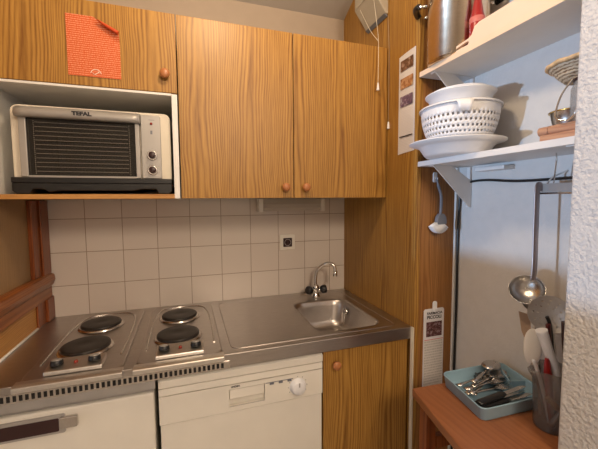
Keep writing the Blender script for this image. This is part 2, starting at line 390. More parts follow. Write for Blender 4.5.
# ventilation strip: slots pressed in a steel strip in front of the hobs
bm = B(); xa, xb, n = -1.395, -.752, 44; pw = (xb-xa)/n
box(bm, xa-.03, xb+.02, CW-.006, CW-.003, .8745, .878); box(bm, xa-.03, xb+.02, CW-.006, CW-.003, .853, .8575)
box(bm, xa-.03, xa, CW-.006, CW-.003, .8575, .8745); box(bm, xb, xb+.02, CW-.006, CW-.003, .8575, .8745)
for i in range(n): box(bm, xa+i*pw, xa+i*pw+pw*.42, CW-.006, CW-.003, .8575, .8745)
box(bm, xa, xb, CW-.0036, CW-.0032, .8575, .8745, 1)
obj('vent_strip', bm, [M['steel_b'], M['dark']], wt, fix=False)
bm = B(); box(bm, XL+.002, -.965, CW-.002, CW+.01, .824, .852); obj('lower_strip', bm, M['greylight'], wt, bevel=.001)

# ------------------------------------------------------------ two electric hobs
def make_hob(x0, label):
    x1 = x0+.268; cx = (x0+x1)/2
    t = thing('electric_hob', label, 'hob', (cx, -.34, .9), 'two-plate hobs set in the worktop')
    bm = B(); loops = []
    for ins, z in ((0, .9005), (.002, .905), (.006, .9065), (.012, .905)): loops.append([(x, y, z) for x, y in rrect(x0+ins, x1-ins, -.622+ins, -.035-ins, .03, 5)])
    loft(bm, loops, cap0=True, cap1=True); obj('hob_top', bm, M['steel'], t)
    bm = B(); pts = spline([(x0+.022, -.52, .906), (x0+.020, -.38, .906), (x0+.024, -.20, .906), (x0+.045, -.09, .906), (x0+.10, -.062, .906), (x1-.10, -.062, .906), (x1-.045, -.09, .906), (x1-.024, -.20, .906), (x1-.020, -.38, .906), (x1-.022, -.52, .906)], 8)
    tube(bm, pts, .0032, 8); obj('raised_rim', bm, M['steel_b'], t)
    for (px, py, r) in ((cx-.012, -.205, .077), (cx-.012, -.425, .080)):
        bm = B(); lathe(bm, [(0, .9215), (.018, .9215), (.022, .9225), (r-.012, .9225), (r-.006, .9215), (r-.004, .918), (r-.004, .906)], (px, py, 0), seg=48)
        h = obj('hotplate', bm, M['iron'], t)
        bm = B(); lathe(bm, [(r-.004, .9135), (r, .9135), (r+.003, .911), (r+.006, .9066)], (px, py, 0), seg=48, cap=False); obj('steel_ring', bm, M['steel_b'], h)
    # raised sloping control panel
    bm = B(); prism(bm, [(-.605, .906), (-.603, .918), (-.535, .928), (-.528, .906)], 'x', cx-.078, cx+.074); cp = obj('control_panel', bm, M['satin'], t, bevel=.003)
    for dx in (-.052, .048):
        bm = B(); lathe(bm, [(.017, 0), (.0175, .003), (.0165, .012), (.015, .014)], (0, 0, 0), seg=24)
        k = obj('knob', bm, M['black'], None); k.parent = t; k.location = (cx+dx-t.location.x, -.572-t.location.y, .9235-t.location.z); k.rotation_euler = (math.radians(-8), 0, 0)
        bm = B(); lathe(bm, [(.0135, .0135), (.0135, .0155), (.011, .0162)], (0, 0, 0), seg=24)
        c = obj('knob_cap', bm, M['greylight'], None); c.parent = k; c.location = (0, 0, 0)
    bm = B(); lathe(bm, [(.0055, 0), (.0055, .004), (.004, .007)], (cx-.002, -.572, .923), seg=14); obj('indicator_light', bm, M['redlight'], t)
    bm = B(); prism(bm, [(-.648, .888), (-.648, .9035), (-.635, .9075), (-.614, .9075), (-.614, .9), (-.624, .9), (-.624, .888)], 'x', x0-.004, x1+.002); obj('front_bar', bm, M['satin'], t, bevel=.002)
    return t
make_hob(-1.322, 'two-plate steel electric hob on the left, nearest the pine wall')
make_hob(-1.020, 'two-plate steel electric hob nearer the sink, above the dishwasher')

# ------------------------------------------------------------ tap
t = thing('kitchen_tap', 'chrome swan-neck mixer tap with two black knobs behind the sink', 'tap', (-.21, -.085, .9))
bm = B(); lathe(bm, [(.026, .9005), (.026, .904), (.019, .908), (.016, .93), (.019, .936), (.019, .955), (.012, .965)], (-.213, -.092, 0), seg=24); obj('body', bm, M['chrome'], t)
bm = B(); tube(bm, spline([(-.213, -.092, .95), (-.213, -.092, 1.0), (-.205, -.10, 1.045), (-.178, -.13, 1.078), (-.152, -.148, 1.084), (-.134, -.160, 1.068), (-.131, -.162, 1.04)]), .0085, 12); obj('spout', bm, M['chrome'], t)
bm = B(); tube(bm, [(-.131, -.162, 1.046), (-.131, -.162, 1.018)], .0115, 12); obj('aerator', bm, M['chrome'], t)
for s in (-1, 1):
    bm = B(); d = Vector((s*.9, -.30, .25)).normalized(); p0 = Vector((-.213, -.092, .928))
    tube(bm, [p0+d*.012, p0+d*.03], .010, 12, 1)
    tube(bm, [p0+d*.026, p0+d*.030, p0+d*.034, p0+d*.054, p0+d*.062], [.012, .018, .021, .023, .015], 10, 0)
    obj('tap_knob', bm, [M['black'], M['chrome']], t)

# ------------------------------------------------------------ units below
FY = -.607
t = thing('fridge', 'white under-counter fridge at lower left with a dark recessed handle', 'fridge', (-1.2, -.3, 0))
obj('body', bx(XL+.005, -.972, -.56, -.03, .03, .80), M['white'], t, bevel=.004)
obj('door', bx(XL+.005, -.970, -.613, -.562, .05, .806), M['white'], t, bevel=.006)
obj('top_trim', bx(XL+.003, -.972, -.60, -.05, .806, .822), M['greylight'], t)
bm = B(); prism(bm, rrect(-1.42, -1.212, .735, .792, .006, 3), 'y', -.619, -.613); h = obj('handle', bm, M['greylight'], t, bevel=.001)
bm = B(); prism(bm, rrect(-1.415, -1.228, .742, .782, .004, 3), 'y', -.6195, -.6185); obj('grip_recess', bm, M['brownblack'], h)
bm = B(); prism(bm, rrect(-1.226, -1.178, .752, .787, .006, 3), 'y', -.629, -.6175); obj('latch', bm, M['steel_b'], h, bevel=.003)
bm = B(); lathe(bm, [(.02, 0), (.02, .03)], (-1.38, -.5, 0), seg=12); obj('foot', bm, M['black'], t)
bm = B(); lathe(bm, [(.02, 0), (.02, .03)], (-1.02, -.5, 0), seg=12); obj('foot', bm, M['black'], t)

t = thing('dishwasher', 'white built-in dishwasher with one round dial, below the steel worktop', 'dishwasher', (-.675, -.3, 0))
obj('body', bx(-.953, -.397, -.58, -.03, .06, .845), M['white'], t)
obj('door', bx(-.955, -.390, -.607, -.582, .14, .686), M['white'], t, bevel=.003)
obj('plinth', bx(-.95, -.40, -.57, -.56, 0, .135), M['white'], t)
bm = B(); prism(bm, [(-.58, .846), (-.606, .846), (-.616, .838), (-.616, .815), (-.611, .812), (-.58, .812)], 'x', -.957, -.389); obj('top_rail', bm, M['white'], t, bevel=.0015)
bm = B(); prism(bm, [(-.58, .810), (-.612, .810), (-.614, .788), (-.607, .786), (-.58, .786)], 'x', -.957, -.389); obj('second_rail', bm, M['white'], t, bevel=.0015)
hx0, hx1 = -.735, -.61
bm = B()
for q in ((-.957, hx0, .690, .784), (hx1, -.389, .690, .784), (hx0, hx1, .690, .705), (hx0, hx1, .768, .784)): box(bm, q[0], q[1], -.611, -.583, q[2], q[3])
box(bm, hx0, hx1, -.590, -.583, .705, .768)
cp = obj('control_panel', bm, M['white'], t)
bm = B(); prism(bm, [(-.591, .765), (-.609, .765), (-.610, .732), (-.603, .729), (-.591, .742)], 'x', hx0+.002, hx1-.002); obj('handle', bm, M['white'], t, bevel=.0015)
bm = B(); prism(bm, rrect(hx0, hx1, .706, .7075, .0005, 1), 'y', -.6118, -.6105); obj('pocket_lip', bm, M['greylight'], t)
bm = B(); lathe(bm, [(.031, -.611), (.031, -.614), (.026, -.616), (.0245, -.631), (.022, -.633), (0, -.6335)], (-.487, 0, .735), axis='y', seg=36); d = obj('dial', bm, M['plastic_w'], t)
bm = B(); box(bm, -.4895, -.4845, -.6345, -.6330, .742, .757); obj('pointer', bm, M['greylight'], d)
bm = B()
box(bm, -.607, -.506, -.6122, -.6108, .7665, .7685)
for i in range(3): box(bm, -.592+i*.033, -.577+i*.033, -.614, -.6108, .760, .7662)
obj('buttons_row', bm, M['grey'], t)
bm = B(); text(bm, 'LINDEN', .0085, (-.728, -.6092, .7735), (1, 0, 0), (0, 0, 1), bold=.0004); bmesh.ops.translate(bm, verts=bm.verts, vec=(0, -.0022, 0)); obj('brand_mark', bm, M['ink'], t)
bm = B()
for a in range(9):
    an = math.radians(-120+a*30); x, z = -.487+.036*math.sin(an), .735+.036*math.cos(an); box(bm, x-.0008, x+.0008, -.6118, -.6108, z-.002, z+.002)
obj('dial_scale', bm, M['grey'], t)

t = thing('sink_cabinet', 'wood-veneer base cupboard under the sink, right of the dishwasher', 'cabinet', (-.195, -.3, 0))
bm = B(); box(bm, -.384, -.372, -.585, -.02, .08, .85); box(bm, -.022, -.010, -.585, -.02, .08, .85); box(bm, -.372, -.022, -.585, -.02, .08, .096); box(bm, -.372, -.022, -.03, -.02, .096, .70)
obj('body', bm, M['white_lam'], t)
d = obj('door', bx(-.384, -.010, FY, -.587, .10, .850), M['veneer'], t, bevel=.0015)
def turned_knob(p, parent, r=.017):
    bm = B(); lathe(bm, [(.0, 0), (r*.55, 0), (r*.5, -.008), (r*.85, -.012), (r, -.018), (r*.93, -.024), (r*.6, -.028), (0, -.029)], p, axis='y', seg=28)
    return obj('knob', bm, M['knobwood'], parent)
turned_knob((-.335, FY, .792), d)
obj('plinth', bx(-.386, -.012, -.555, -.545, 0, .08), M['dark'], t)

# ------------------------------------------------------------ wall cupboards
UY, UB, UT = -.426, 1.424, 2.073
t = thing('microwave_cabinet', 'wood wall cupboard with an open white niche below a lift-up door', 'cabinet', (-1.15, -.2, UB))
x0, x1 = XL+.004, -.875
bm = B(); box(bm, x0, x0+.016, UY+.018, -.016, UB+.016, UT-.01); box(bm, x1-.018, x1, UY+.018, -.016, UB+.0, UT-.01)
box(bm, x0+.016, x1-.018, UY+.018, -.016, UT-.026, UT-.01); box(bm, x0+.016, x1-.018, -.022, -.016, UB+.016, UT-.026); box(bm, x0+.016, x1-.018, UY+.018, -.022, 1.793, 1.806)
obj('body', bm, M['white_lam'], t)
bm = B(); box(bm, x1-.019, x1, UY-.001, UY+.018, UB, 1.796); box(bm, x0, x1-.019, UY, UY+.018, 1.790, 1.798); obj('face_trim', bm, M['shelf'], t, bevel=.001)
obj('niche_floor', bx(x0, x1-.019, UY, -.016, UB, UB+.016), M['ply'], t, bevel=.001)
d = obj('door', bx(x0, -.874, UY, UY+.017, 1.800, UT), M['veneer'], t, bevel=.0012)
turned_knob((-.913, UY, 1.860), d)

t = thing('wall_cupboard', 'large two-door wood-veneer wall cupboard above the sink', 'cabinet', (-.43, -.2, UB))
bm = B(); box(bm, -.871, -.004, UY+.018, -.016, UB+.001, UT-.003); obj('body', bm, M['white_lam'], t)
d1 = obj('door', bx(-.870, -.4385, UY, UY+.017, UB, UT), M['veneer'], t, bevel=.0012)
d2 = obj('door', bx(-.4345, -.004, UY, UY+.017, UB, UT), M['veneer'], t, bevel=.0012)
turned_knob((-.474, UY, 1.467), d1); turned_knob((-.388, UY, 1.467), d2)

# under-cupboard lamp and wall socket
t = thing('strip_light', 'slim pale strip light fixed below the wall cupboard, over the tiles', 'lamp', (-.32, -.05, 1.38))
obj('housing', bx(-.50, -.155, -.075, -.018, 1.395, 1.423), M['beige'], t, bevel=.002)
bm = B(); prism(bm, [(-.072, 1.396), (-.078, 1.375), (-.070, 1.360), (-.03, 1.360), (-.022, 1.396)], 'x', -.49, -.172); obj('diffuser', bm, M['diffuser'], t, bevel=.002)
for a in (-.512, -.176):
    obj('end_cap', bx(a, a+.023, -.082, -.018, 1.355, 1.422), M['white'], t, bevel=.003)
t = thing('wall_socket', 'square white wall socket with dark centre on the tiles above the sink', 'socket', (-.342, 0, 1.187))
bm = B(); prism(bm, rrect(-.385, -.300, 1.146, 1.229, .006, 4), 'y', -.009, -.0005); obj('plate', bm, M['white'], t, bevel=.002)
bm = B(); prism(bm, rrect(-.367, -.318, 1.163, 1.211, .004, 4), 'y', -.0115, -.0085); i = obj('insert', bm, M['brownblack'], t)
bm = B()
for dx, dz in ((-.010, 0), (.010, 0)): lathe(bm, [(.0035, -.0125), (.0035, -.0113)], (-.3425+dx, 0, 1.187+dz), axis='y', seg=10)
obj('pin_holes', bm, M['dark'], i)
bm = B(); tube(bm, [(-.3425+.017*math.cos(a), -.0118, 1.187+.017*math.sin(a)) for a in [2*PI*k/24 for k in range(24)]], .0013, 6, closed=True); obj('socket_ring', bm, M['greylight'], i)

# ------------------------------------------------------------ mini oven
ox0, ox1, oz0, oz1, oy = -1.388, -.903, 1.478, 1.733, -.400
t = thing('mini_oven', 'cream and silver countertop mini oven inside the wall niche', 'oven', (-1.15, -.22, UB+.016))
# shell: open box with rounded outside
bm = B(); O = rrect(ox0, ox1, oz0, oz1, .022, 5); ix0, ix1, iz0, iz1 = -1.34, -1.02, 1.503, 1.690; I = rrect(ix0, ix1, iz0, iz1, .004, 5)
def ring(bm, A, ya, B_, yb, mi=0):
    va = [bm.verts.new((p[0], ya, p[1])) for p in A]; vb_ = [bm.verts.new((p[0], yb, p[1])) for p in B_]; n = len(A)
    for i in range(n):
        f = bm.faces.new((va[i], va[(i+1) % n], vb_[(i+1) % n], vb_[i])); f.material_index = mi
    return va, vb_
ring(bm, I, oy+.012, O, oy+.012); ring(bm, O, oy+.012, O, -.10)
ya = [bm.verts.new((p[0], -.10, p[1])) for p in O]; bm.faces.new(ya)
bmesh.ops.remove_doubles(bm, verts=bm.verts, dist=1e-5)
obj('casing', bm, M['cream'], t, bevel=.003)
bm = B(); box(bm, ix0, ix1, -.12, -.115, iz0, iz1); box(bm, ix0-.001, ix0, oy+.013, -.12, iz0, iz1); box(bm, ix1, ix1+.001, oy+.013, -.12, iz0, iz1); box(bm, ix0, ix1, oy+.013, -.12, iz0-.001, iz0); box(bm, ix0, ix1, oy+.013, -.12, iz1, iz1+.001)
for k in range(14): z = iz0+.008+k*.0128; box(bm, ix0+.004, ix1-.004, -.128, -.12, z, z+.0045)
obj('oven_cavity', bm, M['greylight'], t)
bm = B()
for z in (1.652,):
    tube(bm, [(ix0+.002, oy+.03, z), (ix1-.002, oy+.03, z)], .0018, 6)
    tube(bm, [(ix0+.002, -.15, z), (ix1-.002, -.15, z)], .0018, 6)
    for k in range(16): x = ix0+.01+k*.02; tube(bm, [(x, oy+.03, z), (x, -.15, z)], .0009, 5)
obj('wire_rack', bm, M['chrome'], t)
bm = B()
for q in ((ix0-.022, ix0-.002, 1.498, 1.700), (ix1+.000, ix1+.014, 1.498, 1.700)): box(bm, q[0], q[1], oy-.004, oy+.011, q[2], q[3])
box(bm, ix0-.002, ix1, oy-.002, oy+.011, 1.496, 1.503)
df = obj('door_frame', bm, M['greylight'], t, bevel=.0015)
bm = B(); box(bm, ix0-.001, ix1, oy-.001, oy+.003, 1.503, 1.690); obj('door_glass', bm, M['ovenglass'], t)
bm = B()
for k in range(26):
    z = 1.508+k*.0068
    for x in (ix0+.018, ix1-.020): box(bm, x, x+.0016, oy-.0016, oy-.0009, z, z+.0032)
for k in range(12):
    z = 1.516+k*.0145; box(bm, ix0+.022, ix1-.024, oy-.0016, oy-.0009, z, z+.0011)
obj('glass_pattern', bm, plain('glass_lines', (.24, .2, .16), .5), t)  # brown lines and dotted columns laid on the glass front
bm = B(); hp = []
def barpts(z, yy): return [(ix0-.026+i*(ix1+.018-ix0+.026)/16, yy-.008*math.sin(PI*i/16), z) for i in range(17)]
sec = [(oy+.012, 1.690), (oy-.016, 1.689), (oy-.024, 1.697), (oy-.022, 1.712), (oy-.004, 1.724), (oy+.012, 1.7265)]
loft(bm, [[(x, y-.006*math.sin(PI*i/16)*(1 if y < oy else 0), z) for y, z in sec] for i, x in enumerate([ix0-.026+k*(ix1-ix0+.044)/16 for k in range(17)])])
hb = obj('door_handle', bm, M['greylight'], t)
bm = B(); text(bm, 'TEFAL', .017, (-1.203, oy-.0300, 1.700), (1, 0, 0), (0, -.1, 1), bold=.0011, squeeze=1.2); obj('brand_mark', bm, M['ink'], t)
bm = B(); prism(bm, rrect(-1.001, -.936, 1.497, 1.722, .004, 3), 'y', oy-.003, oy+.011); cp = obj('control_panel', bm, M['greylight'], t, bevel=.002)
for z in (1.580, 1.527):
    bm = B(); lathe(bm, [(.0175, oy-.0031), (.0175, oy-.008), (.016, oy-.009)], (-.966, 0, z), axis='y', seg=28, mi=0); k = obj('knob', bm, M['steel_b'], t)
    bm = B(); lathe(bm, [(.0125, oy-.009), (.0115, oy-.024), (.010, oy-.025), (0, oy-.025)], (-.966, 0, z), axis='y', seg=28); box(bm, -.9675, -.9645, oy-.028, oy-.0248, z-.010, z+.010); obj('knob_grip', bm, M['brownblack'], k)
bm = B()
for z in (1.580, 1.527):
    bm = B()
    for a in range(-135, 136, 27):
        x, zz = -.966+.023*math.sin(math.radians(a)), z+.023*math.cos(math.radians(a)); box(bm, x-.0007, x+.0007, oy-.0036, oy-.0029, zz-.0007, zz+.0007)
    obj('dial_scale', bm, M['grey'], t)
bm = B(); box(bm, -.970, -.963, oy-.0036, oy-.0029, 1.655, 1.668); obj('symbol', bm, M['grey'], t)
bm = B(); box(bm, -.975, -.955, oy-.0036, oy-.0029, 1.7045, 1.706)
obj('printed_line', bm, M['grey'], t)
bm = B(); lathe(bm, [(.0045, oy-.003), (.0045, oy-.006), (.0, oy-.007)], (-.966, 0, 1.692), axis='y', seg=14); obj('pilot_light', bm, M['redlight'], t)
bm = B(); prism(bm, [(ox0-.002, 1.478), (ox0-.002, 1.452), (ox0+.01, 1.441), (ox0+.045, 1.441), (ox0+.055, 1.458), (ox0+.085, 1.458), (ox0+.1, 1.447), (ox0+.13, 1.452), (ox1-.13, 1.452), (ox1-.10, 1.458), (ox1-.055, 1.458), (ox1-.045, 1.441), (ox1-.01, 1.441), (ox1, 1.452), (ox1, 1.478)], 'y', oy-.004, -.11)
obj('base', bm, M['black'], t, bevel=.003)
bm = B(); prism(bm, [(ox0-.002, 1.496), (ox0-.002, 1.478), (ox1, 1.478), (ox1, 1.496)], 'y', oy-.006, oy+.012); obj('lower_band', bm, M['black'], t, bevel=.002)

# ------------------------------------------------------------ orange notice on the niche door
t = thing('orange_notice', 'orange printed paper notice with a curled corner stuck on the cupboard door', 'notice', (-1.13, UY, 1.93))
px0, px1, pz0, pz1 = -1.207, -1.052, 1.829, 2.023
def pf(u, v):
    vm = 1-.235*max(0, (u-.52)/.48)**.8            # the top right corner is bent down
    c = max(0, v-.80)/.20*max(0, u-.5)*2
    return (px0+(px1-px0)*u, UY-.0022-.012*c, pz0+(pz1-pz0)*v*vm)
bm = B(); sheet(bm, pf, 24, 28); obj('sheet', bm, M['orange_print'], t, fix=False)
bm = B(); tube(bm, [(px0+(px1-px0)*u, UY-.016, pz0+(pz1-pz0)*(1-.235*max(0, (u-.52)/.48)**.8)-.003) for u in (.6, .7, .8, .9, .99)], [.002, .004, .0055, .006, .006], 10); obj('curled_corner', bm, M['orange'], t)
bm = B()
tube(bm, [(-1.127+.0155*math.cos(a), UY-.0032, 1.838+.0155*math.sin(a)) for a in [math.radians(8+164*k/20) for k in range(21)]], .0011, 6)
tube(bm, [(-1.137, UY-.0032, 1.842), (-1.131, UY-.0032, 1.836), (-1.117, UY-.0032, 1.846)], .0012, 6)
obj('round_emblem', bm, M['whiteink'], t)

# ------------------------------------------------------------ beige unit with pull cords
t = thing('beige_wall_unit', 'beige boxy electrical unit high on the wood side panel', 'wall unit', (0, -.35, 2.3))
bm = B(); prism(bm, [(-.001, 2.218), (-.014, 2.218), (-.075, 2.300), (-.075, 2.43), (-.001, 2.43)], 'y', -.425, -.255); obj('casing', bm, M['beige'], t, bevel=.004, seg=3)
bm = B(); prism(bm, [(-.004, 2.208), (-.020, 2.2175), (-.004, 2.2175)], 'y', -.42, -.26); obj('bottom_lip', bm, M['grey'], t)
bm = B(); box(bm, -.079, -.075, -.41, -.27, 2.30, 2.42); obj('front_cover', bm, M['beige'], t, bevel=.003)
t2 = thing('pull_cord', 'long white pull cord ending in a bell-shaped toggle before the cupboard door', 'pull cord', (-.04, -.445, 1.9))
bm = B(); tube(bm, spline([(-.070, -.30, 2.285), (-.064, -.38, 2.16), (-.062, -.445, 2.086)], 5), .0011, 5); tube(bm, spline([(-.063, -.405, 2.282), (-.062, -.43, 2.17), (-.062, -.446, 2.08), (-.062, -.446, 1.91)], 5), .0011, 5); obj('cord', bm, M['cream'], t2)
bm = B(); lathe(bm, [(.002, 1.914), (.0035, 1.91), (.006, 1.885), (.0065, 1.882), (0, 1.882)], (-.062, -.446, 0), seg=14); obj('toggle', bm, M['plastic_w'], t2)
t2 = thing('pull_cord', 'short cord with a small white toggle hanging at the cupboard door right edge', 'pull cord', (-.004, -.44, 1.73))
bm = B(); tube(bm, [(-.003, -.424, 2.21), (-.003, -.437, 2.06), (-.003, -.438, 1.755)], .0009, 5); obj('cord', bm, M['beige'], t2)
bm = B(); lathe(bm, [(.002, 1.756), (.0035, 1.752), (.006, 1.728), (.0065, 1.725), (0, 1.725)], (-.003, -.438, 0), seg=14); obj('toggle', bm, M['plastic_w'], t2)

# ------------------------------------------------------------ photo sheet on the side panel
t = thing('photo_sheet', 'tall white paper with five small pictures stuck on the wood panel', 'paper', (0, -.56, 1.8))
def pf(u, v): return (-.0015-.004*math.sin(u*PI)*(.4+.6*v)*0.6, -.616+.106*(1-u)*1.0, 1.602+.395*v+.006*u)
bm = B(); sheet(bm, pf, 10, 20); obj('sheet', bm, M['paper_print'], t, fix=False)
for (v0, mname) in ((.84, 'ph1'), (.66, 'ph2'), (.48, 'ph3')):
    bm = B(); sheet(bm, lambda u, v: (-.0058, -.606+.080*(1-u), 1.602+.395*(v0-.0+.105*v)-.0), 2, 2); obj('picture', bm, M[mname], t, fix=False)
bm = B(); sheet(bm, lambda u, v: (-.0058, -.608+.085*(1-u), 1.602+.395*(.17+.012*v)), 2, 2); obj('title_bar', bm, M['ink'], t, fix=False)

# ------------------------------------------------------------ calendar on the block's front
BY = -.632
t = thing('wall_calendar', 'long narrow paper calendar hanging from a white hook beside the table', 'calendar', (.095, BY, .9))
cx0, cx1, cz0, cz1 = .046, .146, .52, .968
bm = B(); prism(bm, [(cx0, cz0+.003), (cx1, cz0), (cx1, cz1-.006), (cx1-.006, cz1), (cx0+.006, cz1), (cx0, cz1-.006)], 'y', BY-.004, BY-.001); obj('backing', bm, M['paper'], t)
bm = B(); sheet(bm, lambda u, v: (cx0+.004+(cx1-cx0-.008)*u, BY-.0046, cz0+.02+(.30)*v), 2, 2); obj('date_list', bm, M['calprint'], t, fix=False)
bm = B(); sheet(bm, lambda u, v: (cx0+.012+(cx1-cx0-.022)*u, BY-.0048, .852+.062*v), 2, 2); obj('picture', bm, M['ph4'], t, fix=False)
bm = B(); sheet(bm, lambda u, v: (cx0+.003+(cx1-cx0-.006)*u, BY-.0050, .838+.0022*v), 2, 2); obj('red_rule', bm, M['redink'], t, fix=False)
bm = B(); text(bm, 'FARMACIA', .0145, (cx0+.014, BY-.0048, .945), (1, 0, 0), (0, 0, 1), bold=.0003, squeeze=1.1); text(bm, 'PICCOLI', .0185, (cx0+.014, BY-.0048, .927), (1, 0, 0), (0, 0, 1), bold=.0005, squeeze=1.05); obj('heading', bm, M['ink'], t)
t = thing('wall_hook', 'small white adhesive hook holding the calendar', 'hook', (.095, BY, .98))
bm = B(); prism(bm, rrect(.085, .105, .955, 1.0, .008, 4), 'y', BY-.010, BY-.0052); obj('plate', bm, M['plastic_w'], t, bevel=.001)
bm = B(); tube(bm, spline([(.095, BY-.010, .972), (.095, BY-.018, .966), (.095, BY-.022, .975)]), .0022, 8); obj('peg', bm, M['plastic_w'], t)

# ------------------------------------------------------------ dish brush on the block
t = thing('wall_hook', 'small white adhesive hook holding the dish brush under the shelf', 'hook', (.085, BY, 1.50))
bm = B(); prism(bm, rrect(.076, .094, 1.482, 1.522, .006, 4), 'y', BY-.006, BY-.0005); obj('plate', bm, M['plastic_w'], t, bevel=.001)
bm = B(); tube(bm, spline([(.085, BY-.006, 1.50), (.085, BY-.016, 1.492), (.085, BY-.018, 1.50)]), .002, 8); obj('peg', bm, M['plastic_w'], t)
t = thing('dish_brush', 'grey-handled dish brush with white fan bristles hanging on wood', 'brush', (.09, BY-.014, 1.4))
bm = B(); tube(bm, spline([(.085, BY-.014, 1.498), (.089, BY-.018, 1.47), (.102, BY-.020, 1.43), (.103, BY-.020, 1.38), (.100, BY-.020, 1.352)]), [.004]*8+[.0055]*20+[.005]*5, 10); obj('handle', bm, M['grey'], t)
bm = B(); loft(bm, [[(.103+s*w_, BY-.020+dy, z) for s, dy in ((-1, -.009), (1, -.009), (1, .009), (-1, .009))] for w_, z in ((.010, 1.358), (.020, 1.345), (.024, 1.325), (.022, 1.314))], smooth=False); obj('head', bm, M['grey'], t, bevel=.003)
bm = B()
for i in range(13):
    for j in range(3):
        a = math.radians(-150+i*9.5); x = .094+.015*math.cos(a); z = 1.328+.010*math.sin(a); y = BY-.026+j*.006
        tube(bm, [(x, y, z), (.094+.046*math.cos(a), y-.002+j*.002, 1.330+.050*math.sin(a))], [.0024, .0034], 5)
obj('bristles', bm, M['plastic_w'], t)

# ------------------------------------------------------------ shelves in the niche
def shelf(z, label, edge):
    t = thing('wall_shelf', label, 'shelf', (.1, -.9, z))
    obj('board', bx(.003, XR, -1.199, -.637, z-.019, z), M['shelf'], t, bevel=.001)
    obj('edging', bx(.0005, .0032, -1.199, -.637, z-.0185, z-.0005), edge, t)
    for yy in (-.705, -1.185):
        bm = B(); prism(bm, [(.014, z-.0195), (.100, z-.0195), (XR-.002, z-.075), (XR-.002, z-.178), (XR-.010, z-.178)], 'y', yy-.0015, yy+.0015)
        box(bm, .014, XR-.002, yy, yy+.022, z-.0215, z-.0192); box(bm, XR-.003, XR-.0005, yy, yy+.022, z-.178, z-.0192)
        obj('bracket', bm, M['shelf'], t)
    return t
SL, SU = 1.560, 1.896
shelf(SL, 'lower white wall shelf in the niche, carrying the colander', M['shelf'])
shelf(SU, 'upper white wall shelf in the niche, carrying the steel pot', M['shelf_edge'])

# large plate, colander, bowls
pc = (.042, -.797)
pd = (.035, -.792)
t = thing('serving_dish', 'wide-rimmed white serving dish at the bottom of the colander stack', 'dish', (*pd, SL))
bm = B(); lathe(bm, [(0, SL+.0005), (.095, SL+.0005), (.103, SL+.008), (.118, SL+.032), (.128, SL+.038), (.153, SL+.046), (.1535, SL+.049), (.127, SL+.042), (.115, SL+.036), (.10, SL+.012), (.092, SL+.006), (0, SL+.006)], (*pd, 0), seg=64); obj('dish_body', bm, M['plastic_w'], t)
t = thing('colander', 'white plastic colander with rows of small holes on the serving dish', 'colander', (*pc, SL+.01))
bm = B(); prof = []; nr = 20; zb = SL+.030
prof = [(.052+.070*math.sin(PI/2*i/nr), zb+.128*(1-math.cos(PI/2*i/nr))) for i in range(nr+1)]
SEG = 100; rings_ = [[bm.verts.new((pc[0]+r*math.cos(2*PI*k/SEG), pc[1]+r*math.sin(2*PI*k/SEG), z)) for k in range(SEG)] for r, z in prof]
cells = []
for i in range(nr):
    for k in range(SEG):
        f = bm.faces.new((rings_[i][k], rings_[i][(k+1) % SEG], rings_[i+1][(k+1) % SEG], rings_[i+1][k])); f.smooth = True
        if 4 <= i <= 16 and i % 2 == 0 and (k+i//2) % 2 == 0: cells.append(f)
bm.faces.new(rings_[0])
bmesh.ops.inset_individual(bm, faces=cells, thickness=.0021, use_even_offset=True); bmesh.ops.delete(bm, geom=cells, context='FACES')
obj('bowl_body', bm, M['plastic_w'], t, solid=.0022)
bm = B(); lathe(bm, [(.120, zb+.126), (.128, zb+.129), (.130, zb+.127), (.130, zb+.131), (.127, zb+.134), (.119, zb+.131)], (*pc, 0), seg=64, cap=False); obj('rim', bm, M['plastic_w'], t)
bm = B(); da = math.atan2(CY-pc[1], CX-pc[0])+.12
def lug(a0):
    ci, si = math.cos(a0), math.sin(a0); L = []
    for k, (r, z, wd) in enumerate([(.121, zb+.132, .050), (.132, zb+.131, .046), (.138, zb+.124, .042), (.139, zb+.112, .036), (.132, zb+.096, .030)]):
        L.append([(pc[0]+r*ci-si*s*wd/1.9, pc[1]+r*si+ci*s*wd/1.9, z-.004*abs(s)**2) for s in (-1, -.5, 0, .5, 1)])
    return L
bm.free()
for a0 in (da, da+PI):
    bm = B(); loft(bm, lug(a0), closed=False, cap0=False, cap1=False); obj('grip', bm, M['plastic_w'], t, fix=False, solid=.002)
bm = B(); lathe(bm, [(.046, SL+.0075), (.050, SL+.0075), (.053, zb), (.049, zb)], (*pc, 0), seg=40, cap=False); obj('foot_ring', bm, M['plastic_w'], t, solid=.001)
t = thing('mixing_bowl', 'shallow white bowl with a wavy rim nested in the colander', 'bowl', (*pc, 1.66))
bz = 1.765
bm = B(); lathe(bm, [(0, bz-.085), (.05, bz-.084), (.075, bz-.06), (.094, bz-.028), (.101, bz-.006), (.110, bz), (.111, bz+.003), (.104, bz+.004), (.097, bz-.004), (.090, bz-.026), (.07, bz-.056), (0, bz-.078)], (*pc, 0), seg=64); obj('bowl_body', bm, M['plastic_w'], t)
t = thing('small_bowl', 'smaller white bowl nested on top of the wavy-rimmed bowl', 'bowl', (*pc, 1.70))
c2 = pc
bm = B(); lathe(bm, [(0, bz-.064), (.045, bz-.062), (.068, bz-.03), (.080, bz+.007), (.088, bz+.011), (.089, bz+.014), (.083, bz+.014), (.066, bz-.026), (.043, bz-.058), (0, bz-.060)], (*c2, 0), seg=56, mod=lambda a, h: 1+.02*math.sin(3*a)*(1 if h > bz-.02 else 0)); obj('bowl_body', bm, M['plastic_w'], t)

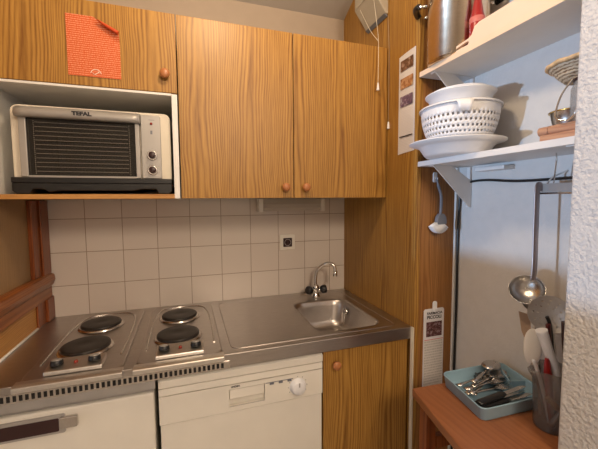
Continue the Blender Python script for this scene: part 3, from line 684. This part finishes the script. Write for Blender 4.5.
# ---- upper shelf: pot, board, red bottle
qc = (.076, -.742); qr = .10
t = thing('stock_pot', 'tall stainless steel pot with black handles on the upper shelf', 'pot', (*qc, SU))
bm = B(); lathe(bm, [(0, SU+.0005), (qr-.006, SU+.0005), (qr, SU+.006), (qr, SU+.30), (qr+.003, SU+.303), (qr+.003, SU+.306), (qr-.003, SU+.306), (qr-.003, SU+.01), (0, SU+.008)], (*qc, 0), seg=64); obj('pot_body', bm, M['potsteel'], t)
va = math.atan2(CY-qc[1], CX-qc[0]); 
for s in (-1, 1):
    a = va+s*PI/2*1.02*-1; ci, si = math.cos(a), math.sin(a)
    def Pp(r, d, z): return (qc[0]+r*ci-si*d, qc[1]+r*si+ci*d, z)
    hz = SU+.205
    bm = B(); tube(bm, spline([Pp(qr+.024, -.045, hz), Pp(qr+.036, -.03, hz+.002), Pp(qr+.040, 0, hz+.003), Pp(qr+.036, .03, hz+.002), Pp(qr+.024, .045, hz)]), .012, 10, flat=(1, .8)); h = obj('handle', bm, M['black'], t)
    for d in (-.045, .045):
        bm = B(); tube(bm, [Pp(qr-.002, d*.8, hz-.002), Pp(qr+.026, d, hz)], .006, 10); obj('handle_mount', bm, M['chrome'], h)
t = thing('red_bottle', 'red bottle with a faded band standing before the steel pot', 'bottle', (.034, -.868, SU))
bm = B(); lathe(bm, [(0, .0005), (.020, .0005), (.022, .004), (.022, .075), (.0205, .082), (.0205, .092), (.018, .10), (.012, .135), (.007, .16), (.006, .178), (0, .179)], (.034, -.868, SU), seg=28); b_ = obj('bottle_body', bm, M['red'], t)
bm = B(); lathe(bm, [(.0222, .070), (.0226, .071), (.0226, .088), (.0212, .089)], (.034, -.868, SU), seg=28, cap=False); obj('label_band', bm, M['pink'], t)
t = thing('chopping_board', 'white plastic chopping board with a slotted handle on the upper shelf edge', 'chopping board', (.01, -.95, SU))
def P2(yy, h): return (yy, SU+.0008+h)
out = [(-.745, .001), (-.745, .010), (-.755, .016), (-.862, .024), (-.875, .030), (-.886, .050), (-.902, .056), (-1.180, .056), (-1.190, .046), (-1.190, .0), (-.75, .0)]
slot = [(-.805, .006), (-.810, .0125), (-.858, .0175), (-.866, .013), (-.862, .006)]
bm = B(); vo = [bm.verts.new((.006, a, SU+.0008+h)) for a, h in out]; vi = [bm.verts.new((.006, a, SU+.0008+h)) for a, h in slot]
es = [bm.edges.new((v[i], v[(i+1) % len(v)])) for v in (vo, vi) for i in range(len(v))]
g = bmesh.ops.triangle_fill(bm, edges=es, use_beauty=True)
r = bmesh.ops.extrude_face_region(bm, geom=list(bm.faces)); bmesh.ops.translate(bm, verts=[v for v in r['geom'] if isinstance(v, bmesh.types.BMVert)], vec=(.010, 0, 0))
obj('board_body', bm, plain('milky_plastic', (.80, .60, .44), .4, var=.02), t)

# ---- lower shelf, right end
t = thing('wooden_board', 'small pale wooden board lying on the lower shelf, right end', 'board', (.10, -1.10, SL))
obj('board_body', bx(.035, .185, -1.195, -1.082, SL+.0005, SL+.020), M['boardwood'], t, bevel=.003)
t = thing('rolling_pin', 'short pinkish wooden rolling pin lying on the pale board', 'rolling pin', (.06, -1.08, SL+.02))
bm = B(); tube(bm, spline([(.058, -1.068, SL+.033), (.058, -1.071, SL+.033), (.058, -1.095, SL+.033), (.058, -1.10, SL+.033), (.058, -1.19, SL+.033)], 4), [.008]+[.012]*8+[.0125]*8, 16); obj('pin_body', bm, M['boardwood'], t)
t = thing('steel_bowl', 'small steel bowl with a brassy rim on the wooden board', 'bowl', (.115, -1.10, SL+.02))
bm = B(); lathe(bm, [(0, .0005), (.02, .0005), (.030, .014), (.039, .042), (.043, .064), (.046, .066), (.042, .067), (.036, .042), (.02, .008), (0, .006)], (.128, -1.094, SL+.0205), seg=40); obj('bowl_body', bm, M['cutlery'], t)
bm = B(); tube(bm, [(.128+.0455*math.cos(2*PI*k/40), -1.094+.0455*math.sin(2*PI*k/40), SL+.0865) for k in range(40)], .0022, 6, closed=True); obj('rim', bm, plain('brass_rim', (.62, .45, .16), .25, 1), t)
jx, jy = .082, -1.163
t = thing('glass_jar', 'clip-top glass jar with a wire bail beside the steel bowl', 'jar', (jx, jy, SL+.02))
bm = B(); lathe(bm, [(0, .026), (.030, .026), (.033, .032), (.033, .105), (.028, .115), (.028, .122)], (jx, jy, SL+.02), seg=32, cap=False); obj('jar_body', bm, M['clear'], t, solid=.002)
bm = B(); lathe(bm, [(0, .131), (.026, .131), (.030, .127), (.030, .122), (0, .122)], (jx, jy, SL+.02), seg=28); obj('lid', bm, M['brownblack'], t)
bm = B(); a = va
def Jp(r, d, z): return (jx-.55*r*1.3-.25*0, jy+d, SL+.02+z)
for dd in (-.016, .016):
    tube(bm, spline([(jx-.030, jy+dd, SL+.148), (jx-.040, jy+dd*1.5+.012, SL+.11), (jx-.046, jy+dd*1.4+.020, SL+.06), (jx-.042, jy+.018, SL+.046)]), .0022, 8)
tube(bm, spline([(jx-.030, jy-.016, SL+.148), (jx-.024, jy, SL+.152), (jx-.030, jy+.016, SL+.148)]), .0022, 8)
obj('wire_bail', bm, M['chrome'], t)
t = thing('wicker_basket', 'round flared wicker basket resting on the glass jar', 'basket', (.10, -1.115, SL+.155))
bcx, bcy = .118, -1.125; bm = B()
lathe(bm, [(0, SL+.1555), (.036, SL+.156), (.052, SL+.172), (.062, SL+.186), (.073, SL+.196), (.069, SL+.197), (.056, SL+.186), (.045, SL+.170), (.03, SL+.162), (0, SL+.162)], (bcx, bcy, 0), seg=44, mod=lambda a, h: 1+.012*math.sin(22*a)); obj('woven_body', bm, M['wicker'], t)
bm = B(); tube(bm, [(bcx+(.073)*math.cos(2*PI*k/44), bcy+(.073)*math.sin(2*PI*k/44), SL+.199+.0015*math.sin(11*2*PI*k/44)) for k in range(44)], .0055, 8, closed=True); obj('rim', bm, plain('wicker_rim', (.66, .45, .24), .7, var=.25, nscale=90), t)

# ------------------------------------------------------------ black cable
bm = B(); tube(bm, spline([(XR-.006, -1.20, 1.478), (XR-.006, -1.05, 1.474), (XR-.006, -.90, 1.474), (XR-.006, -.78, 1.484), (XR-.006, -.70, 1.480), (XR-.008, -.668, 1.455), (XR-.008, -.656, 1.40), (XR-.007, -.650, 1.25), (XR-.007, -.652, 1.0), (XR-.007, -.650, .7), (XR-.007, -.65, .02)], 8), .0045, 8)
o = obj('power_cable', bm, M['black']); tag(o, 'black power cable running under the lower shelf and down the wall corner', 'cable')
# bar under the shelf
t = thing('towel_bar', 'short white bar fixed to the wall under the lower shelf', 'bar', (.17, -.80, 1.52))
obj('bar_body', bx(.150, .1995, -.885, -.765, 1.515, 1.5275), M['shelf'], t, bevel=.002)
t['label'] = 'short white batten fixed to the wall under the lower shelf'; t['category'] = 'batten'; t.name = 'shelf_batten'

# ------------------------------------------------------------ utensil rail with ladle and skimmer
t = thing('utensil_rail', 'steel utensil rail with hooks fixed on the niche wall', 'rail', (.15, -1.1, 1.46))
bm = B(); box(bm, .118, .121, -1.198, -1.035, 1.434, 1.458); obj('bar', bm, M['greylight'], t, bevel=.001)
bm = B(); tube(bm, [(.115, -1.198, 1.430), (.115, -1.030, 1.430)], .003, 8); tube(bm, spline([(.12, -1.05, 1.458), (.15, -1.045, 1.478), (.199, -1.05, 1.496)]), .0025, 8); tube(bm, [(.13, -1.06, 1.455), (.125, -1.068, 1.52), (.12, -1.07, 1.541)], .0018, 6); obj('wire_frame', bm, M['chrome'], t)
t = thing('ladle', 'stainless ladle hanging by its long flat handle from the rail', 'ladle', (.105, -1.03, 1.3))
lx, ly = .108, -1.035
bm = B(); tube(bm, spline([(lx+.010, ly, 1.436), (lx+.008, ly, 1.448), (lx-.002, ly, 1.452), (lx-.006, ly, 1.44), (lx-.006, ly, 1.40), (lx-.006, ly-.001, 1.30), (lx-.006, ly-.002, 1.22), (lx-.010, ly-.002, 1.178)], 6), .012, 8, flat=(.95, .3)); obj('handle', bm, plain('brushed_handle', (.36, .30, .29), .4, .9), t)
bm = B(); bcen = Vector((lx-.018, ly+.010, 1.150)); R_ = .046
loops = []
tilt = Matrix.Rotation(math.radians(-38), 3, Vector((.5, .6, 0)).normalized()) @ Matrix.Rotation(math.radians(20), 3, 'X')
tilt = Vector((0, 0, 1)).rotation_difference(Vector((-.62, -.35, .55)).normalized()).to_matrix()
for i in range(1, 10):
    a = PI/2*i/9; loops.append([bcen+tilt@Vector((R_*math.sin(a)*math.cos(2*PI*k/32), R_*math.sin(a)*math.sin(2*PI*k/32), -R_*.75*math.cos(a))) for k in range(32)])
loft(bm, loops, cap0=True, cap1=False); obj('ladle_bowl', bm, M['cutlery'], t, solid=.0018)
JX, JY = .062, -1.130
def fdir(x, y, z): return Vector((0, 0, 1)).rotation_difference(Vector((x, y, z)).normalized()).to_matrix()
t = thing('serving_spoon', 'round brownish steel serving spoon standing in the jug, under the ladle', 'spoon', (JX, JY, .80+.02))
bm = B(); tube(bm, [(JX+.020, JY+.030, .80+.012), (.095, -1.06, 1.0), (.118, -1.030, 1.085)], .005, 8, flat=(.9, .3)); obj('handle', bm, M['cutlery'], t)
bm = B(); bc = Vector((.125, -1.020, 1.112)); tl = fdir(-.9, -.3, .1); loops = []
for i in range(1, 8):
    a = PI/2*i/7; loops.append([bc+tl@Vector((.034*math.sin(a)*math.cos(2*PI*k/28), .030*math.sin(a)*math.sin(2*PI*k/28), -.010*math.cos(a))) for k in range(28)])
loft(bm, loops, cap0=True, cap1=False); obj('spoon_bowl', bm, plain('tan_steel', (.42, .36, .32), .35, .9), t, solid=.0015)
t = thing('tan_shape', 'flat tan shape with a square end standing behind the white spoon', 'tan_shape', (JX, JY, .80+.02))  # flat tan piece widening to a square end, on a thin stem
bm = B(); tube(bm, [(JX+.004, JY+.032, .80+.012), (.088, -1.065, .94), (.098, -1.035, 1.0)], .005, 8, flat=(1, .4)); obj('handle', bm, M['spoonwood'], t)
bm = B(); loft(bm, [[(a_+.098+dz_*.2, b_-1.03+dz_*.35, .985+dz_) for a_, b_ in ((-.0012*1, w_*-.9-.002), (.0012, w_*-.9), (.0012, w_*.9), (-.0012, w_*.9-.002))] for dz_, w_ in ((0, .006), (.03, .018), (.082, .020))], smooth=False); obj('blade', bm, plain('flat_tan', (.36, .25, .17), .5), t)
t = thing('skimmer', 'perforated round steel skimmer standing in the jug behind the handles', 'skimmer', (JX, JY, .80+.02))
bm = B(); sc_ = Vector((.105, -1.083, 1.092)); tl = fdir(-.78, -.60, .12)
NR, NS = 9, 36; G = [[bm.verts.new(sc_+tl@Vector((.050*(i+.3)/NR*math.cos(2*PI*k/NS), .050*(i+.3)/NR*math.sin(2*PI*k/NS), .010*((i+.3)/NR)**2))) for k in range(NS)] for i in range(NR+1)]
hol = []
for i in range(NR):
    for k in range(NS):
        f = bm.faces.new((G[i][k], G[i][(k+1) % NS], G[i+1][(k+1) % NS], G[i+1][k]))
        if i in (2, 4, 6) and k % (6 if i == 2 else 4 if i == 4 else 3) == 0: hol.append(f)
bm.faces.new(G[0]); bmesh.ops.inset_individual(bm, faces=hol, thickness=.0005); bmesh.ops.delete(bm, geom=hol, context='FACES')
obj('perforated_disc', bm, plain('dull_steel', (.55, .53, .52), .45, .85), t, solid=.0014)
bm = B(); tube(bm, [(.112, -1.088, 1.050), (.104, -1.104, .99), (.084, -1.118, .80+.015)], .005, 8, flat=(1, .4)); obj('handle', bm, M['cutlery'], t)

# ------------------------------------------------------------ side table
TZ = .80
t = thing('side_table', 'reddish-brown wooden side table fitted into the niche at lower right', 'table', (0, -1.0, 0))
tp = [(-.172, -.852), (.196, -.874), (.196, -1.195), (-.243, -1.195)]
bm = B(); prism(bm, tp, 'z', TZ-.028, TZ); obj('tabletop', bm, M['table'], t, bevel=.004, seg=3)
for (x, y) in ((-.135, -.885), (.165, -.90), (-.19, -1.16), (.165, -1.16)): obj('leg', bx(x-.018, x+.018, y-.018, y+.018, 0, TZ-.028), M['pinev'], t, bevel=.002)
obj('apron', bx(-.117, .147, -.90, -.885, TZ-.085, TZ-.028), M['table'], t); 
bm = B(); prism(bm, [(-.143, -.903), (-.128, -.903), (-.178, -1.142), (-.193, -1.142)], 'z', .42, .48); obj('side_rail', bm, M['table'], t)
obj('stretcher', bx(-.117, .147, -.91, -.89, .62, .66), M['pinev'], t)

# cutlery tray
T0 = Vector((-.068, -.864, TZ)); ex = Vector((.252, -.008, 0)); ey = Vector((-.036, -.198, 0))   # left-back corner, along back, towards front
def TP(u, v, h): p = T0+ex*u+ey*v; return (p.x, p.y, TZ+h)
t = thing('cutlery_tray', 'pale blue plastic cutlery tray with rounded corners on the side table', 'tray', TP(.5, .5, 0))
bm = B(); loops = []
for ins, h in ((.035, .0006), (.028, .004), (.006, .036), (.0, .038), (.0, .041), (.013, .041), (.016, .037), (.036, .007), (.05, .005)):
    loops.append([TP(u, v, h) for u, v in rrect(ins, 1-ins, ins, 1-ins, max(.10-ins*.6, .04), 6)])
loft(bm, loops, cap0=True, cap1=True); obj('tray_body', bm, M['blue'], t)
bm = B()
def wallseg(a, b, h=.040, w_=.006):
    A = Vector(TP(*a, 0)); B_ = Vector(TP(*b, 0)); d = (B_-A).normalized(); n = Vector((-d.y, d.x, 0))*w_/2
    loft(bm, [[A+n+Vector((0, 0, .005)), A-n+Vector((0, 0, .005)), A-n*.6+Vector((0, 0, h)), A+n*.6+Vector((0, 0, h))], [B_+n+Vector((0, 0, .005)), B_-n+Vector((0, 0, .005)), B_-n*.6+Vector((0, 0, h)), B_+n*.6+Vector((0, 0, h))]], smooth=False)
wallseg((.93, .035), (.77, .50), .036); obj('divider', bm, M['blue'], t)
bm = B(); wallseg((.79, .505), (.97, .56), .034); obj('divider', bm, M['blue'], t)
def cutlery(kind, u, v, ang, h, L=.19, tilt_=0, bs=1.0, dome=1):
    t = thing(kind, None, None, TP(u, v, h)); 
    hm = M['black'] if kind == 'table_knife' else M['cutlery']
    w_ = .007
    if kind == 'spoon':
        bm = B(); tube(bm, [(-L*.5, 0, .004), (-L*.3, 0, .003), (0, 0, .004), (L*.2, 0, .006)], [.008, .0065, .004, .003], 8, flat=(1, .3)); obj('handle', bm, hm, None).parent = t
        bm = B(); loops = []
        for i in range(1, 7):
            a = PI/2*i/6; loops.append([(L*.34+bs*.034*math.sin(a)*math.cos(2*PI*k/24)*(1+.1*math.cos(2*PI*k/24)), bs*.0235*math.sin(a)*math.sin(2*PI*k/24), .008-dome*.010*math.cos(a)) for k in range(24)])
        loft(bm, loops, cap0=True, cap1=False); o = obj('spoon_bowl', bm, M['cutlery'], None, solid=.0012); o.parent = t
    elif kind == 'fork':
        bm = B(); tube(bm, [(-L*.5, 0, .004), (-L*.3, 0, .003), (0, 0, .004), (L*.2, 0, .005)], [.008, .0065, .004, .004], 8, flat=(1, .3)); obj('handle', bm, hm, None).parent = t
        bm = B(); prism(bm, [(L*.19, -.004), (L*.24, -.0115), (L*.30, -.012), (L*.30, .012), (L*.24, .0115), (L*.19, .004)], 'z', .004, .0056)
        for k in range(4): tube(bm, [(L*.295, -.0102+k*.0068, .005), (L*.40, -.0102+k*.0068, .003), (L*.5, -.0102+k*.0068, .006)], [.0019, .0016, .0008], 6)
        obj('tines', bm, M['cutlery'], None).parent = t
    else:
        bm = B(); tube(bm, [(-L*.5, 0, .006), (-L*.46, 0, .006), (-L*.02, 0, .006), (L*.04, 0, .006)], [.009, .0125, .011, .008], 10, flat=(1, .55)); obj('handle', bm, hm, None).parent = t
        bm = B(); prism(bm, [(0, -.006), (0, .006), (L*.4, .008), (L*.47, .004), (L*.5, -.004), (L*.3, -.007)], 'z', .005, .0064); obj('blade', bm, M['cutlery'], None).parent = t
    t.rotation_euler = (0, tilt_, math.radians(ang)); return t
K = []
def cut(kind, label, *a, **k):
    o = cutlery(kind, *a, **k); tag(o, label, kind.replace('table_', ''), {'spoon': 'spoons in the blue tray', 'fork': 'forks in the blue tray', 'table_knife': 'black-handled knives in the blue tray'}[kind]); return o
cut('spoon', 'steel spoon lying face down, topmost on the heap in the blue tray', .54, .24, 22, .040, .175, bs=1.15, dome=-1)
cut('spoon', 'steel spoon just beneath the topmost spoon in the blue tray', .55, .31, 12, .026, .165, bs=1.1)
for i, (u, v, a, h) in enumerate([(.42, .24, 24, .006), (.44, .31, 30, .012), (.42, .39, 18, .019), (.42, .17, 8, .014)]): cut('spoon', 'steel spoon lying in the left compartment under other spoons', u, v, a, h, .155)
for i, (u, v, a, h) in enumerate([(.45, .44, -2, .010), (.44, .50, -4, .017), (.45, .40, 2, .024)]): cut('fork', 'steel fork with tines to the right, middle of the blue tray', u, v, a, h, .168)
for i, (u, v, a, h) in enumerate([(.50, .66, 2, .006), (.51, .78, 0, .012), (.49, .72, 6, .024), (.52, .87, 0, .006)]): cut('table_knife', 'black-handled knife at the near side of the blue tray', u, v, a, h, .215)
cut('spoon', 'small spoon alone in the narrow right compartment of the blue tray', .905, .33, 74, .008, .09, bs=.7)

# measuring jug and what stands in it
t = thing('measuring_jug', 'smoky clear plastic jug full of utensils on the side table', 'jug', (JX, JY, TZ))
va2 = math.radians(165)
def jmod(a, h):
    d = (a-va2+PI) % (2*PI)-PI
    return 1+(.42*math.exp(-(d/.30)**2) if h > .155 else .10*math.exp(-(d/.28)**2) if h > .13 else 0)
bm = B(); lathe(bm, [(0, .001), (.037, .001), (.040, .006), (.043, .08), (.046, .135), (.048, .158), (.049, .164)], (JX, JY, TZ), seg=48, cap=False, mod=jmod); obj('jug_body', bm, M['jug'], t, solid=.002)
bm = B(); tube(bm, spline([(JX+.048, JY-.004, TZ+.15), (JX+.076, JY-.006, TZ+.145), (JX+.082, JY-.006, TZ+.10), (JX+.070, JY-.005, TZ+.05), (JX+.045, JY-.004, TZ+.045)]), .006, 8); obj('handle', bm, M['jug'], t)
def stick(name, label, cat, pts, r, mat, flat=None, part='handle', seg=12):
    t = thing(name, label, cat, pts[0]); bm = B(); sp_ = spline(pts, 6)
    rr = r
    if isinstance(r, (list, tuple)):
        rr = []
        for i in range(len(sp_)):
            f = i/6; k = min(int(f), len(r)-2); rr.append(r[k]+(r[k+1]-r[k])*(f-k))
    tube(bm, sp_, rr, seg, flat=flat); obj(part, bm, mat, t); return t
b0 = TZ+.008
t = stick('serving_spoon', 'ivory white plastic spoon leaning left in the smoky jug', 'spoon', [(JX+.002, JY+.006, b0), (.050, -1.112, .90), (.041, -1.091, .975)], [.005, .006, .007], M['plastic_w'], (1, .5))
bm = B(); c_ = Vector((.038, -1.088, 1.008)); loops = []
for i in range(0, 15):
    a = .12+(PI-.24)*i/14; loops.append([c_+Vector((-.010, .008, 1)).normalized()*.052*math.cos(a)+Vector((.70, -.71, 0))*(.0215*math.sin(a)**.9*math.cos(2*PI*k/20))+Vector((-.71, -.70, 0))*(.005*math.sin(a)*math.sin(2*PI*k/20)) for k in range(20)])
loft(bm, loops); obj('spoon_bowl', bm, plain('ivory_plastic', (.74, .70, .64), .4), t)
stick('white_handled_utensil', 'thick round white handle with a flat end standing in the jug', 'utensil', [(JX+.016, JY-.002, .85), (JX+.010, JY+.001, .95), (.050, -1.122, 1.010), (.034, -1.112, 1.066)], [.009, .0115, .012, .0145], M['plastic_w'], seg=18)
stick('red_handled_utensil', 'broad red plastic handle standing in the smoky jug', 'utensil', [(JX-.010, JY-.010, b0), (JX-.014, JY-.004, .88), (JX-.018, JY+.002, .95), (JX-.018, JY+.006, .992)], [.007, .012, .013, .007], M['red'], (1, .55))
stick('dark_handled_utensil', 'dark brown handle at the right of the jug, beside the pier', 'utensil', [(JX+.026, JY-.018, b0+.01), (JX+.024, JY-.022, .95), (JX+.014, JY-.018, 1.04), (JX+.010, JY-.014, 1.095)], [.006, .010, .012, .009], M['brownblack'], (1, .7))
stick('maroon_handled_knife', 'maroon riveted knife handle standing behind the white handle', 'knife', [(JX+.012, JY+.018, b0), (JX+.014, JY+.018, .95), (JX+.009, JY+.022, 1.03), (JX+.006, JY+.024, 1.075)], [.005, .008, .009, .008], M['maroon'], (1, .6))
stick('black_handled_utensil', 'slender black handle leaning against the perforated skimmer', 'utensil', [(JX+.030, JY+.010, b0), (JX+.030, JY+.020, .95), (JX+.022, JY+.028, 1.06), (JX+.014, JY+.034, 1.092)], [.004, .005, .006, .006], M['black'], (1, .6))
stick('wooden_handled_peeler', 'short wooden handle lying slantwise inside the smoky jug', 'peeler', [(JX-.030, JY-.006, .893), (JX-.016, JY-.022, .872), (JX+.004, JY-.034, .852)], [.007, .008, .006], M['spoonwood'])
stick('steel_corer', 'bright steel tube-shaped corer at the bottom of the jug', 'corer', [(JX-.022, JY-.014, TZ+.014), (JX-.020, JY-.020, .832), (JX-.010, JY-.028, .862)], .0075, M['cutlery'])
